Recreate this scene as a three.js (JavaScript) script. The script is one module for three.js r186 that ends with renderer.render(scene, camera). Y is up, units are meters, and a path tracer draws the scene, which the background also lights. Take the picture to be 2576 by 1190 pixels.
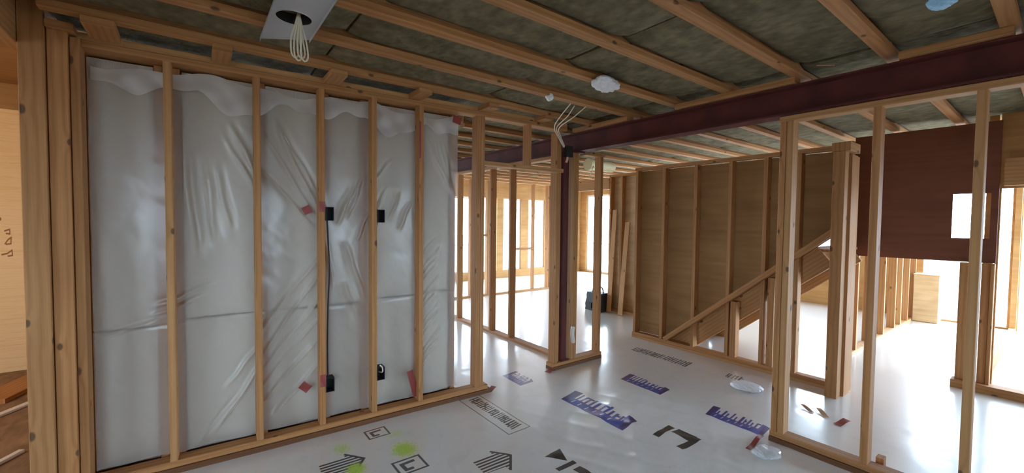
import * as THREE from 'three';
import { mergeGeometries } from 'three/addons/utils/BufferGeometryUtils.js';
import { RectAreaLightUniformsLib } from 'three/addons/lights/RectAreaLightUniformsLib.js';

// ---------------------------------------------------------------- camera, sky, exposure
// x runs along the ceiling joists, -z along the steel beam, y up; metres.
const scene = new THREE.Scene();
const camera = new THREE.PerspectiveCamera(58.74, 2576 / 1190, 0.05, 120);
camera.position.set(0, 1.5, 0);
camera.up.set(0.0131, 0.99929, -0.0355);
camera.lookAt(0.60203, 1.5 - 0.036196, -0.79765);
scene.add(camera);
RectAreaLightUniformsLib.init();

const renderer = new THREE.WebGLRenderer({ antialias: true });
renderer.toneMapping = THREE.LinearToneMapping;
renderer.toneMappingExposure = 1.0;
renderer.shadowMap.enabled = true;
renderer.shadowMap.type = THREE.PCFSoftShadowMap;
scene.background = new THREE.Color().setRGB(0.61, 0.80, 1.0);   // even, bright overcast
scene.backgroundIntensity = 22.0;

// ---------------------------------------------------------------- helpers
let seed = 7;
const rnd = () => { seed = (seed * 1664525 + 1013904223) >>> 0; return seed / 4294967296; };
const rr = (a, b) => a + (b - a) * rnd();
const taken = {};
function numbered(name) {
  if (!(name in taken)) { taken[name] = 0; return name; }
  taken[name]++;
  return name + '_' + String(taken[name]).padStart(3, '0');
}
function hash(x, y, s) {
  let h = (x * 374761393 + y * 668265263 + s * 1442695041) | 0;
  h = Math.imul(h ^ (h >>> 13), 1274126177);
  return ((h ^ (h >>> 16)) >>> 0) / 4294967296;
}
function vnoise(x, y, px, py, s) {          // value noise, tiling every px, py cells
  const xi = Math.floor(x), yi = Math.floor(y), fx = x - xi, fy = y - yi;
  const u = fx * fx * (3 - 2 * fx), v = fy * fy * (3 - 2 * fy);
  const m = (a, b) => ((a % b) + b) % b;
  const h = (i, j) => hash(m(i, px), m(j, py), s);
  return (h(xi, yi) * (1 - u) + h(xi + 1, yi) * u) * (1 - v) + (h(xi, yi + 1) * (1 - u) + h(xi + 1, yi + 1) * u) * v;
}
function fbm(x, y, px, py, s, o = 4) {
  let a = 0.5, t = 0, w = 0;
  for (let i = 0; i < o; i++) { t += a * vnoise(x, y, px, py, s + i); w += a; a *= 0.5; x *= 2; y *= 2; px *= 2; py *= 2; }
  return t / w;
}
const smooth = (a, b, x) => { const t = Math.min(1, Math.max(0, (x - a) / (b - a))); return t * t * (3 - 2 * t); };
function dataTex(w, h, fn, srgb = true) {
  const d = new Uint8Array(w * h * 4);
  for (let j = 0; j < h; j++) for (let i = 0; i < w; i++) {
    const c = fn(i / w, j / h), k = (j * w + i) * 4;
    for (let n = 0; n < 3; n++) d[k + n] = Math.max(0, Math.min(255, Array.isArray(c) ? c[n] : c));
    d[k + 3] = 255;
  }
  const t = new THREE.DataTexture(d, w, h);
  t.wrapS = t.wrapT = THREE.RepeatWrapping;
  t.magFilter = THREE.LinearFilter; t.minFilter = THREE.LinearMipmapLinearFilter; t.generateMipmaps = true;
  if (srgb) t.colorSpace = THREE.SRGBColorSpace;
  t.needsUpdate = true;
  return t;
}
function shade(o) { o.traverse((c) => { if (c.isMesh) { c.castShadow = true; c.receiveShadow = true; } }); return o; }
function tag(o, label, category, extra = {}) { Object.assign(o.userData, { label, category }, extra); return o; }
function thing(name, label, category, pos = [0, 0, 0], extra = {}) {
  const g = new THREE.Group(); g.name = numbered(name); g.position.set(...pos); scene.add(g);
  return tag(g, label, category, extra);
}
const S = { kind: 'structure' };
function add(parent, name, geo, mat, pos) {
  const m = new THREE.Mesh(geo, mat); m.name = parent === scene ? numbered(name) : name;
  if (pos) m.position.set(...pos);
  m.castShadow = m.receiveShadow = true;
  parent.add(m); return m;
}
// a length of sawn lumber: chamfered rectangle a x b swept along `axis`, uv in metres along the grain
function lumberGeo(len, a, b, axis = 'y', ch = 0.003) {
  const ring = [[-a / 2 + ch, -b / 2], [a / 2 - ch, -b / 2], [a / 2, -b / 2 + ch], [a / 2, b / 2 - ch], [a / 2 - ch, b / 2], [-a / 2 + ch, b / 2], [-a / 2, b / 2 - ch], [-a / 2, -b / 2 + ch]];
  const P = [], U = [], N = [];
  const u0 = rnd() * 1.6, v0 = rnd() * 0.4;
  const put = (s, t, l) => axis === 'y' ? [s, l, -t] : axis === 'x' ? [l, s, t] : [s, t, l];
  const tri = (q, n, uv) => { for (let i = 0; i < 3; i++) { P.push(...put(...q[i])); N.push(...put(...n)); U.push(...uv[i]); } };
  let w = 0;
  for (let i = 0; i < 8; i++) {
    const p = ring[i], q = ring[(i + 1) % 8], d = Math.hypot(q[0] - p[0], q[1] - p[1]);
    const n = [(q[1] - p[1]) / d, -(q[0] - p[0]) / d, 0];
    const A = [p[0], p[1], -len / 2], B = [q[0], q[1], -len / 2], C = [q[0], q[1], len / 2], D = [p[0], p[1], len / 2];
    const va = (w + v0) / 0.4, vb = (w + d + v0) / 0.4, ua = u0 / 1.6, ub = (u0 + len) / 1.6;
    tri([A, B, C], n, [[ua, va], [ua, vb], [ub, vb]]); tri([A, C, D], n, [[ua, va], [ub, vb], [ub, va]]);
    w += d;
  }
  for (let i = 1; i < 7; i++) for (const e of [-1, 1]) {
    const q = [ring[0], ring[i], ring[i + 1]].map((r) => [r[0], r[1], e * len / 2]);
    if (e < 0) q.reverse();
    tri(q, [0, 0, e], q.map((r) => [r[0] * 0.3, r[1] * 2.5]));
  }
  const g = new THREE.BufferGeometry();
  g.setAttribute('position', new THREE.Float32BufferAttribute(P, 3));
  g.setAttribute('normal', new THREE.Float32BufferAttribute(N, 3));
  g.setAttribute('uv', new THREE.Float32BufferAttribute(U, 2));
  return g;
}
// box given by its corners, cut as lumber along its longest side
function board(parent, name, x0, x1, y0, y1, z0, z1, mat) {
  const d = [x1 - x0, y1 - y0, z1 - z0], L = Math.max(...d), c = [(x0 + x1) / 2, (y0 + y1) / 2, (z0 + z1) / 2];
  const ch = Math.min(0.003, Math.min(...d) * 0.2);
  const g = d[1] === L ? lumberGeo(L, d[0], d[2], 'y', ch) : d[0] === L ? lumberGeo(L, d[1], d[2], 'x', ch) : lumberGeo(L, d[0], d[1], 'z', ch);
  return add(parent, name, g, mat || pine(), c);
}
function metreUV(g, s = 1) {                // box-mapped uv in metres
  const p = g.attributes.position, n = g.attributes.normal, uv = new Float32Array(p.count * 2);
  for (let i = 0; i < p.count; i++) {
    const ax = Math.abs(n.getX(i)), ay = Math.abs(n.getY(i)), az = Math.abs(n.getZ(i));
    const [a, b] = ax > ay && ax > az ? [p.getZ(i), p.getY(i)] : ay > az ? [p.getX(i), p.getZ(i)] : [p.getX(i), p.getY(i)];
    uv[2 * i] = a / s; uv[2 * i + 1] = b / s;
  }
  g.setAttribute('uv', new THREE.BufferAttribute(uv, 2));
  return g;
}
function box(parent, name, x0, x1, y0, y1, z0, z1, mat, s = 1) {
  const g = new THREE.BoxGeometry(x1 - x0, y1 - y0, z1 - z0);
  g.translate((x0 + x1) / 2, (y0 + y1) / 2, (z0 + z1) / 2);
  return add(parent, name, metreUV(g, s), mat);
}
function tube(pts, r, seg = 40, rad = 7, closed = false) {
  return new THREE.TubeGeometry(new THREE.CatmullRomCurve3(pts.map((p) => new THREE.Vector3(...p)), closed), seg, r, rad, closed);
}
// a slab with rectangular holes; (u, v) in its plane, extruded by t
function slabWithHoles(u0, u1, v0, v1, holes, t) {
  const s = new THREE.Shape([[u0, v0], [u1, v0], [u1, v1], [u0, v1]].map((p) => new THREE.Vector2(...p)));
  for (const [a, b, c, d] of holes) s.holes.push(new THREE.Path([[a, c], [a, d], [b, d], [b, c]].map((p) => new THREE.Vector2(...p))));
  return new THREE.ExtrudeGeometry(s, { depth: t, bevelEnabled: false });
}

// ---------------------------------------------------------------- materials
function woodTex(s, base, dark) {
  const knots = [];
  for (let i = 0; i < 5; i++) knots.push([hash(i, 3, s), hash(i, 5, s), 0.007 + 0.008 * hash(i, 9, s)]);
  return dataTex(1024, 256, (u, v) => {
    let bend = 0, k = 0;
    for (const [ku, kv, r] of knots) {
      let du = Math.abs(u - ku), dv = v - kv; du = Math.min(du, 1 - du); dv -= Math.round(dv);
      const d = Math.hypot(du * 1.6 * 0.55, dv * 0.4);
      k = Math.max(k, 1 - smooth(r * 0.6, r * 1.25, d));
      bend += 0.05 * Math.sign(dv || 1) * Math.exp(-(d * d) / (r * r * 7));
    }
    const warp = 0.35 * fbm(u * 3, v * 2, 3, 2, s + 20, 3);
    const q = (v + bend + warp * 0.25) * 18;
    const ring = 0.5 + 0.5 * Math.sin(q * 6.283 / 1.5);
    const fine = fbm(u * 10, v * 128, 10, 128, s + 40, 2), blot = fbm(u * 4, v * 3, 4, 3, s + 60, 3);
    let t = 0.30 * ring * ring + 0.32 * fine + 0.38 * blot - 0.18;
    t = Math.max(0, Math.min(1, t));
    return [0, 1, 2].map((n) => (base[n] * (1 - t) + dark[n] * t) * (1 - 0.42 * k));
  });
}
const wA = woodTex(11, [226, 198, 162], [176, 138, 98]), wB = woodTex(53, [218, 188, 152], [162, 124, 88]);
const grain = dataTex(256, 128, (u, v) => 128 + 110 * (fbm(u * 6, v * 64, 6, 64, 5, 3) - 0.5), false);
const woodMat = (map, color, r = 0.72) => new THREE.MeshStandardMaterial({ map, color, roughness: r, bumpMap: grain, bumpScale: 0.0008 });
const pines = [woodMat(wA, 0xdcbe98), woodMat(wB, 0xdab68e), woodMat(wA, 0xd4b28a), woodMat(wB, 0xdeb88c), woodMat(wA, 0xd0ac82)];
const pine = () => pines[Math.floor(rnd() * pines.length)];
const plateBrown = woodMat(wB, 0x8a6a4c);   // darker brown wood for the sole plates
const plyTex = dataTex(512, 512, (u, v) => {
  const t = 0.5 * fbm(u * 3 + 0.4 * fbm(u * 2, v * 2, 2, 2, 91), v * 40, 3, 40, 77, 3) + 0.5 * fbm(u * 4, v * 4, 4, 4, 99, 4);
  return [228 - 60 * t, 196 - 62 * t, 150 - 58 * t];
});
const plyMat = new THREE.MeshStandardMaterial({ map: plyTex, roughness: 0.75 });
const plyDull = new THREE.MeshStandardMaterial({ map: plyTex, color: 0xc9b498, roughness: 0.8 });
const redBoard = new THREE.MeshStandardMaterial({ map: plyTex, color: 0x94665e, roughness: 0.75 });
const woolTex = dataTex(512, 512, (u, v) => {
  const t = 0.6 * fbm(u * 24, v * 18, 24, 18, 31, 4) + 0.4 * fbm(u * 4, v * 4, 4, 4, 37, 3);
  return [158 - 92 * t, 146 - 88 * t, 112 - 76 * t];
});
const woolBump = dataTex(512, 512, (u, v) => 255 * (0.55 * fbm(u * 40, v * 26, 40, 26, 41, 4) + 0.45 * fbm(u * 6, v * 6, 6, 6, 43, 3)), false);
const wool = new THREE.MeshStandardMaterial({ map: woolTex, roughness: 1, bumpMap: woolBump, bumpScale: 0.014 });
const whiteWool = new THREE.MeshStandardMaterial({ color: 0xe2ddd4, roughness: 1, bumpMap: woolBump, bumpScale: 0.006 });
const primerTex = dataTex(256, 256, (u, v) => { const t = fbm(u * 6, v * 6, 6, 6, 61, 4); return [112 - 48 * t, 44 - 24 * t, 34 - 18 * t]; });
const primer = new THREE.MeshStandardMaterial({ map: primerTex, roughness: 0.7 });
const galv = new THREE.MeshStandardMaterial({ color: 0xc6c8cc, metalness: 0.35, roughness: 0.45, bumpMap: woolBump, bumpScale: 0.0004 });
const canBlack = new THREE.MeshStandardMaterial({ color: 0x232320, roughness: 0.6 });
const cable = new THREE.MeshStandardMaterial({ color: 0xe9e2cc, roughness: 0.5 });
const whitePlastic = new THREE.MeshPhysicalMaterial({ color: 0xf2f5fa, roughness: 0.35, sheen: 0.2 });
const bluePlastic = new THREE.MeshStandardMaterial({ color: 0x2f6fd0, roughness: 0.5 });
const blackPlastic = new THREE.MeshStandardMaterial({ color: 0x1d201f, roughness: 0.55 });
const redTape = new THREE.MeshStandardMaterial({ color: 0x94403a, roughness: 0.35 });
const yellowPlastic = new THREE.MeshStandardMaterial({ color: 0xd98a1e, roughness: 0.5 });
const creamPlastic = new THREE.MeshStandardMaterial({ color: 0xe9dfb4, roughness: 0.45 });
const concreteTex = dataTex(512, 512, (u, v) => { const t = fbm(u * 8, v * 8, 8, 8, 71, 5); return [178 - 60 * t, 172 - 60 * t, 164 - 60 * t]; });
const concrete = new THREE.MeshStandardMaterial({ map: concreteTex, roughness: 0.9 });
const subfloorTex = dataTex(512, 512, (u, v) => {
  const t = 0.5 * fbm(u * 5, v * 5, 5, 5, 81, 5) + 0.5 * fbm(u * 40, v * 12, 40, 12, 83, 2);
  return [186 - 86 * t, 152 - 78 * t, 118 - 66 * t];
});
const subfloor = new THREE.MeshStandardMaterial({ map: subfloorTex, roughness: 0.85 });
const gravel = new THREE.MeshStandardMaterial({ map: concreteTex, color: 0xffffff, roughness: 1 });
const glass = new THREE.MeshPhysicalMaterial({ color: 0xffffff, roughness: 0.02, transmission: 1, thickness: 0, ior: 1.45 });
const frameWhite = new THREE.MeshStandardMaterial({ color: 0xe8e6e0, roughness: 0.5 });
const sheathing = new THREE.MeshStandardMaterial({ map: plyTex, color: 0xe6cfae, roughness: 0.85 });
const poly = new THREE.MeshPhysicalMaterial({ color: 0xf0ece6, roughness: 0.26, transmission: 0.77, thickness: 0, ior: 1.5, side: THREE.DoubleSide });
const polyFold = new THREE.MeshPhysicalMaterial({ color: 0xf0ece6, roughness: 0.3, transmission: 0.45, thickness: 0, ior: 1.5, side: THREE.DoubleSide });   // several layers bunched together
const clearFilm = new THREE.MeshPhysicalMaterial({ color: 0xf4f6f8, roughness: 0.2, transmission: 0.4, thickness: 0, ior: 1.5, side: THREE.DoubleSide });

// ---------------------------------------------------------------- shell: slab, outer walls, ground outside
const CEIL = 2.455;                           // underside of the joists
const JZ = [];                                // joist centre lines
for (let k = -14; k <= 13; k++) JZ.push(-1.54 + k * 0.445);

tag(box(scene, 'floor', -4.3, 9.5, -0.12, -0.002, -9.1, 3.3, concrete, 2), 'grey concrete slab under the white floor sheets', 'floor', S);
tag(box(scene, 'ground', -40, 45, -0.4, -0.25, -45, 40, gravel, 3), 'pale gravel ground outside the openings of the house', 'ground', S);
{
  const H = 2.95, T = 0.18;
  const plate = (name, geo, rotY, pos, label) => {
    const m = add(scene, name, metreUV(geo, 1.2), sheathing, pos); m.rotation.y = rotY;
    return tag(m, label, 'wall', S);
  };
  // north, outer face z = -9.18
  plate('wall_north', slabWithHoles(-4.3, 9.5, -0.1, H, [[0.4, 2.9, 0.2, 2.2], [3.4, 4.5, 0.2, 2.1], [4.9, 5.55, 0.2, 2.1], [5.75, 6.3, 0.2, 2.1], [6.5, 7.1, 0.2, 2.1], [7.35, 7.95, 0.2, 2.1], [8.3, 8.9, 0.2, 2.1]], T), 0, [0, 0, -9.18], 'outer wall with tall windows behind the far stud rows');
  // east, x = 9.4 .. ; shape u = -z
  plate('wall_east', slabWithHoles(0.4, 9.0, -0.1, H, [[0.5, 1.4, 0.03, 2.2], [7.2, 8.75, 0.05, 2.3], [4.7, 6.9, 0.2, 2.2], [2.4, 3.6, 0.8, 2.0]], T), Math.PI / 2, [9.4, 0, 0], 'outer wall pierced by a glazed door at the corridor end');
  // south of the room
  plate('wall_south', slabWithHoles(-4.3, 5.9, -0.1, H, [[1.9, 3.0, 0.9, 1.95], [-3.2, -1.9, 0.9, 2.0]], T), 0, [0, 0, 3.2], 'outer wall with a wide window opening opposite the plastic sheet');
  // west of the side room
  plate('wall_west', slabWithHoles(-3.2, 9.0, -0.1, H, [[-0.4, 1.4, 0.8, 2.0]], T), Math.PI / 2, [-4.3, 0, 0], 'outer wall of the side room with a wide opening');
  // outer wall beside the right hand doorway, x = 5.8, and the corridor flank
  plate('wall_right_outer', slabWithHoles(-3.2, 0.395, -0.1, H, [[-1.0, 0.375, 0.06, 1.84]], 0.035), Math.PI / 2, [5.75, 0, 0], 'outer wall around the blinding white doorway');
  plate('wall_corridor_outer', slabWithHoles(5.80, 9.5, -0.1, H, [[5.9, 9.3, 0.05, 2.3]], 0.06), 0, [0, 0, -0.47], 'outer wall with a long opening flanking the corridor');
}

// ceiling: deck, joists, insulation between them
{
  const c = thing('ceiling', 'open ceiling of timber joists filled with brown mineral wool', 'ceiling', [0, 0, 0], S);
  box(c, 'deck', -4.3, 9.5, 2.72, 2.95, -9.1, 3.3, plyDull, 1.2);
  const jm = [pines[1], pines[3], pines[4]];
  for (let k = 0; k < JZ.length; k++) {
    const z = JZ[k];
    if (z > 3.15 || z < -9) continue;
    const far = z < -3.2;
    board(c, 'joist', far ? 2.2 : -0.56, 9.38, CEIL, CEIL + 0.04, z - 0.032, z + 0.032, jm[k % 3]);
    board(c, 'joist_web', far ? 2.2 : -0.56, 9.38, CEIL + 0.04, 2.72, z - 0.007, z + 0.007, pines[1]);
  }
  // batts: shared lumpy shapes
  const batts = [];
  for (let b = 0; b < 5; b++) {
    const L = 1.22, W = 0.425, g = new THREE.BoxGeometry(L, 0.16, W, 16, 1, 8), p = g.attributes.position;
    for (let i = 0; i < p.count; i++) {
      if (p.getY(i) > 0) continue;
      const x = p.getX(i), z = p.getZ(i);
      const edge = Math.min(1, (W / 2 - Math.abs(z)) / 0.05), end = Math.min(1, (L / 2 - Math.abs(x)) / 0.03);
      p.setY(i, -0.08 + (1 - Math.min(edge, 1)) * 0.02 + (1 - end) * 0.018 + 0.018 * (fbm(x * 4 + 10 * b, z * 5 + 3, 64, 64, b + 3, 3) - 0.5));
    }
    g.computeVertexNormals();
    const uv = g.attributes.uv;
    for (let i = 0; i < p.count; i++) uv.setXY(i, (p.getX(i) + b * 0.37) / 0.9, (p.getZ(i) + p.getY(i) + b * 0.21) / 0.9);
    batts.push(g);
  }
  let n = 0;
  for (let k = 0; k + 1 < JZ.length; k++) {
    const z = (JZ[k] + JZ[k + 1]) / 2;
    if (z > 3 || z < -8.9) continue;
    const x0 = z < -3.2 ? 2.2 : -0.56, sh = (k * 0.37) % 1.2;
    for (let x = x0 + 0.61 - (z < -3.2 ? 0 : sh * 0.0); x < 9.4; x += 1.232) {
      const m = add(c, 'insulation_batt', batts[n++ % 5], wool, [x, CEIL + 0.125 + rr(-0.008, 0.008), z]);
      if (n % 2) m.rotation.y = Math.PI;
    }
  }
  // nailing strips on top of the steel beam
  for (const [a, b] of [[-3.1, -2.42], [-1.95, -1.10], [-0.60, -0.19], [0.3, 1.2]]) board(c, 'nailing_strip', 3.10, 3.19, CEIL - 0.038, CEIL, a, b, pines[2]);
}

// ---------------------------------------------------------------- left framed wall with plastic sheet
const LW = { x: 0, z: -3.09, a: -0.043 };      // local +x runs along the wall, +z faces the room
const FRONT = 0;
function leftWallPart(g) { g.position.set(LW.x, 0, LW.z); g.rotation.y = LW.a; return g; }
const STUDX = [-0.115, 0.318, 0.692, 1.045, 1.405];
{
  const w = leftWallPart(thing('wall_left', 'framed stud wall carrying the big plastic sheet', 'wall', [0, 0, 0], S));
  board(w, 'bottom_plate', -0.5, 2.02, 0.04, 0.078, -0.089, 0.0, pines[3]);
  board(w, 'sill_plate', -0.5, 2.05, 0.004, 0.04, -0.093, 0.012, plateBrown);
  board(w, 'top_plate', -0.5, 2.9, 2.38, 2.416, -0.089, 0.0, pines[4]);
  board(w, 'top_plate', -0.5, 2.9, 2.417, 2.453, -0.093, -0.004, pines[0]);
  for (const x of STUDX) board(w, 'stud', x - 0.019, x + 0.019, 0.079, 2.379, -0.089, -0.001, pine());
  for (const x of [1.915, 1.955]) board(w, 'stud', x - 0.019, x + 0.019, 0.079, 2.379, -0.089, -0.001, pines[1]);
  // door header on the flat, cripple stud above it
  board(w, 'door_header', 1.975, 2.86, 1.975, 2.012, -0.089, -0.001, pines[0]);
  board(w, 'cripple_stud', 2.43, 2.468, 2.013, 2.379, -0.089, -0.001, pines[3]);
  // second framing layer behind the sheet; right-offset studs also mimic shadow bands
  for (const x of [-0.165, -0.085, 0.352, 0.742, 1.0, 1.443, 1.74]) board(w, 'rear_stud', x - 0.019, x + 0.019, 0.06, 2.38, -0.25, -0.124, pines[1]);
  board(w, 'rear_top_plate', -0.48, 1.78, 2.385, 2.44, -0.25, -0.115, pines[2]);
  board(w, 'rear_bottom_plate', -0.48, 1.78, 0.004, 0.05, -0.25, -0.115, plateBrown);
  box(w, 'sheathing_board', -0.5, 1.79, 0.0, 2.45, -0.27, -0.252, plyDull);
  const bays = [[-0.47, -0.19], [-0.06, 0.328], [0.376, 0.718], [0.766, 0.976], [1.024, 1.419], [1.467, 1.716]];
  for (let i = 0; i < bays.length; i++) {
    const x0 = bays[i][0], x1 = bays[i][1], joint = 0.86 + rr(-0.02, 0.02) + 0.008 * i;
    for (const [y0, y1] of [[0.055, joint - 0.005], [joint + 0.005, 2.375]]) {
      const g = new THREE.BoxGeometry(x1 - x0, y1 - y0, 0.11, 6, 24, 1), p = g.attributes.position;
      for (let k = 0; k < p.count; k++) if (p.getZ(k) > 0) {
        const ex = Math.min(1, ((x1 - x0) / 2 - Math.abs(p.getX(k))) / 0.05), ey = Math.min(1, ((y1 - y0) / 2 - Math.abs(p.getY(k))) / 0.05);
        p.setZ(k, 0.05 - 0.03 * (1 - Math.min(ex, ey)) + 0.012 * fbm(p.getX(k) * 6 + i, p.getY(k) * 3, 64, 64, 17, 2));
      }
      g.computeVertexNormals();
      add(w, 'insulation_batt', g, whiteWool, [(x0 + x1) / 2, (y0 + y1) / 2, -0.185]);
    }
  }
}
// the sheet itself: billows between the studs, strained into diagonal creases
{
  const X0 = -0.455, X1 = 1.775, Y0 = 0.082, Y1 = 2.345, NX = 300, NY = 260;
  const creases = [   // x, y of start and end, width, height
    [0.45, 2.08, 0.70, 1.52, 0.016, 0.015], [0.40, 1.98, 0.69, 1.48, 0.013, 0.012], [0.36, 1.80, 0.66, 1.44, 0.012, 0.010], [0.50, 2.02, 0.69, 1.66, 0.010, 0.009],
    [0.20, 2.05, 0.33, 1.75, 0.014, 0.012], [0.16, 1.98, 0.31, 1.70, 0.012, 0.009],
    [-0.02, 1.82, 0.02, 1.32, 0.018, 0.014], [0.06, 1.80, 0.09, 1.40, 0.014, 0.010], [0.11, 1.78, 0.17, 1.45, 0.012, 0.009],
    [0.36, 0.80, 0.68, 1.22, 0.013, 0.011], [0.35, 0.62, 0.68, 1.10, 0.011, 0.010], [0.38, 0.55, 0.68, 0.92, 0.013, 0.011], [0.36, 0.42, 0.68, 0.80, 0.010, 0.009], [0.36, 0.30, 0.68, 0.66, 0.012, 0.010], [0.42, 0.20, 0.67, 0.46, 0.012, 0.010],
    [0.10, 0.18, 0.32, 0.52, 0.013, 0.012], [0.16, 0.45, 0.32, 0.66, 0.012, 0.009], [0.02, 0.12, 0.22, 0.36, 0.010, 0.008],
    [-0.16, 0.99, 0.06, 1.09, 0.012, 0.011], [-0.19, 0.93, 0.02, 1.02, 0.010, 0.010], [-0.40, 0.83, -0.18, 0.90, 0.012, 0.008],
    [0.83, 1.50, 0.93, 1.74, 0.012, 0.010], [0.90, 1.55, 0.98, 1.78, 0.010, 0.009], [0.95, 1.35, 1.03, 1.55, 0.010, 0.008], [0.78, 1.05, 0.74, 1.30, 0.012, 0.010],
    [1.06, 1.50, 1.16, 1.72, 0.010, 0.009], [1.06, 1.38, 1.14, 1.58, 0.009, 0.008], [1.20, 1.52, 1.27, 1.70, 0.010, 0.008], [1.28, 1.44, 1.35, 1.62, 0.010, 0.008], [1.08, 1.80, 1.20, 1.95, 0.010, 0.008],
    [0.98, 0.98, 0.88, 1.30, 0.014, 0.010], [0.95, 0.80, 0.86, 1.02, 0.014, 0.010],
  ];
  for (let k = 0; k < 13; k++) creases.push([1.43 + 0.02 * (k % 3), 0.30 + 0.075 * k, 1.43 + 0.02 * (k % 3) + 0.14, 0.30 + 0.075 * k + 0.15, 0.008, 0.006]);
  for (let k = 0; k < 5; k++) creases.push([1.50 + 0.04 * k, 2.15 - 0.02 * k, 1.62 + 0.03 * k, 1.9 - 0.05 * k, 0.012, 0.006]);
  const sup = [-0.47, ...STUDX, 1.90];
  const depth = (x, y) => {
    let k = 0; while (k + 2 < sup.length && x > sup[k + 1]) k++;
    const t = (x - sup[k]) / (sup[k + 1] - sup[k]);
    let d = -0.016 * Math.sin(Math.PI * Math.max(0, Math.min(1, t))) * (0.7 + 0.5 * fbm(x * 2, y * 1.6, 64, 64, 9, 2));
    d += 0.006 * (fbm(x * 5 + y * 2, y * 4, 64, 64, 21, 3) - 0.5) + 0.0022 * (fbm(x * 22 + y * 6, y * 16, 256, 256, 33, 2) - 0.5);
    d -= 0.005 * Math.exp(-(((y - 0.87 - 0.01 * Math.sin(x * 5) - 0.012 * x) / 0.009) ** 2)) * (0.5 + 0.5 * fbm(x * 6, 3, 64, 64, 45, 2));   // sucked into the joint of the batts
    for (const [ax, ay, bx, by, w, h] of creases) {
      const L = Math.hypot(bx - ax, by - ay), ux = (bx - ax) / L, uy = (by - ay) / L;
      const s = ((x - ax) * ux + (y - ay) * uy) / L;
      if (s < -0.3 || s > 1.3) continue;
      const off = (x - ax) * -uy + (y - ay) * ux + 0.004 * Math.sin(s * 7 + ax * 40);
      const fade = smooth(-0.25, 0.15, s) * (1 - smooth(0.85, 1.2, s));
      d += 1.7 * h * fade * (Math.exp(-(off * off) / (w * w)) - 0.35 * Math.exp(-((off - 2 * w) ** 2) / (w * w * 2)));
    }
    return d;
  };
  const geoOf = (x0, x1, yb, yt, nx, ny, df) => {
    const P = [], U = [], I = [];
    for (let j = 0; j <= ny; j++) for (let i = 0; i <= nx; i++) {
      const x = x0 + (x1 - x0) * i / nx, b = yb(x), t = yt(x), y = b + (t - b) * j / ny;
      P.push(x, y, df(x, y)); U.push(x, y);
    }
    for (let j = 0; j < ny; j++) for (let i = 0; i < nx; i++) {
      const a = j * (nx + 1) + i; I.push(a, a + 1, a + nx + 2, a, a + nx + 2, a + nx + 1);
    }
    const g = new THREE.BufferGeometry();
    g.setAttribute('position', new THREE.Float32BufferAttribute(P, 3)); g.setAttribute('uv', new THREE.Float32BufferAttribute(U, 2));
    g.setIndex(I); g.computeVertexNormals();
    return g;
  };
  const top = (x) => Y1 + 0.022 * Math.sin(x * 7 + 1) + 0.012 * Math.sin(x * 19);
  const s = leftWallPart(thing('plastic_sheet', 'large translucent vapour barrier sheet stapled behind the studs', 'plastic sheet'));
  add(s, 'sheet', geoOf(X0, X1, (x) => Y0 + 0.006 * Math.sin(x * 23), top, NX, NY, (x, y) => -0.104 + Math.min(0.012, depth(x, y))), poly);
  // gathered flap folded over along the top
  add(s, 'folded_flap', geoOf(X0 + 0.01, X1 - 0.005, (x) => 2.235 - 0.07 * Math.max(0, Math.sin((x - 0.02) * 6.4)) + 0.03 * Math.sin(x * 13 + 2) + 0.015 * Math.sin(x * 31), (x) => top(x) - 0.004, 220, 16,
    (x, y) => -0.0925 + Math.min(0.002, 0.004 * Math.sin(x * 40 + y * 30) + 0.004 * Math.sin(x * 17 - y * 44) - 0.004 + 0.3 * Math.min(0, depth(x, y)))), polyFold);
}
// blocking between the wall plates and the nearest joist
{
  const b = thing('wall_blocking', 'row of flat timber blocks tying the plastic wall to the joist', 'blocking', [0, 0, 0], S);
  for (const [x0, x1, m] of [[-0.42, -0.30, pines[3]], [0.09, 0.18, pines[4]], [0.70, 0.80, pines[0]], [1.30, 1.40, pines[2]], [1.90, 2.0, pines[2]], [2.5, 2.6, pines[1]]]) {
    const o = board(b, 'block', x0, x1, CEIL - 0.038, CEIL - 0.001, -3.06, -2.84, m); o.position.y += 0.0;
  }
}

// post cluster and opening to the side room
{
  const w = thing('wall_side_opening', 'built-up post and header around the opening to the side room', 'wall', [0, 0, 0], S);
  board(w, 'post', -0.665, -0.575, 0.004, 2.71, -3.24, -3.04, pines[2]);
  board(w, 'post', -0.572, -0.498, 0.004, 2.45, -3.24, -3.055, pines[3]);
  board(w, 'post', -0.496, -0.458, 0.004, 2.41, -3.20, -3.075, pines[4]);
  board(w, 'header', -0.70, -0.667, 2.345, 2.715, -3.24, 1.6, pines[0]);
  board(w, 'header_bottom', -0.715, -0.667, 2.325, 2.343, -3.24, 1.6, pines[0]);
  board(w, 'corner_block', -0.57, -0.47, 2.42, 2.46, -3.2, -3.02, pines[1]);
  board(w, 'post', -0.685, -0.575, 0.004, 2.30, 1.5, 1.6, pines[2]);
  box(w, 'panel', -0.68, -0.58, 0.0, 2.72, 1.602, 3.19, plyDull);
  // wall of the side room behind the plastic wall
  box(w, 'panel', -0.68, -0.58, 0.0, 2.72, -5.94, -3.245, plyDull);
}
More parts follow.
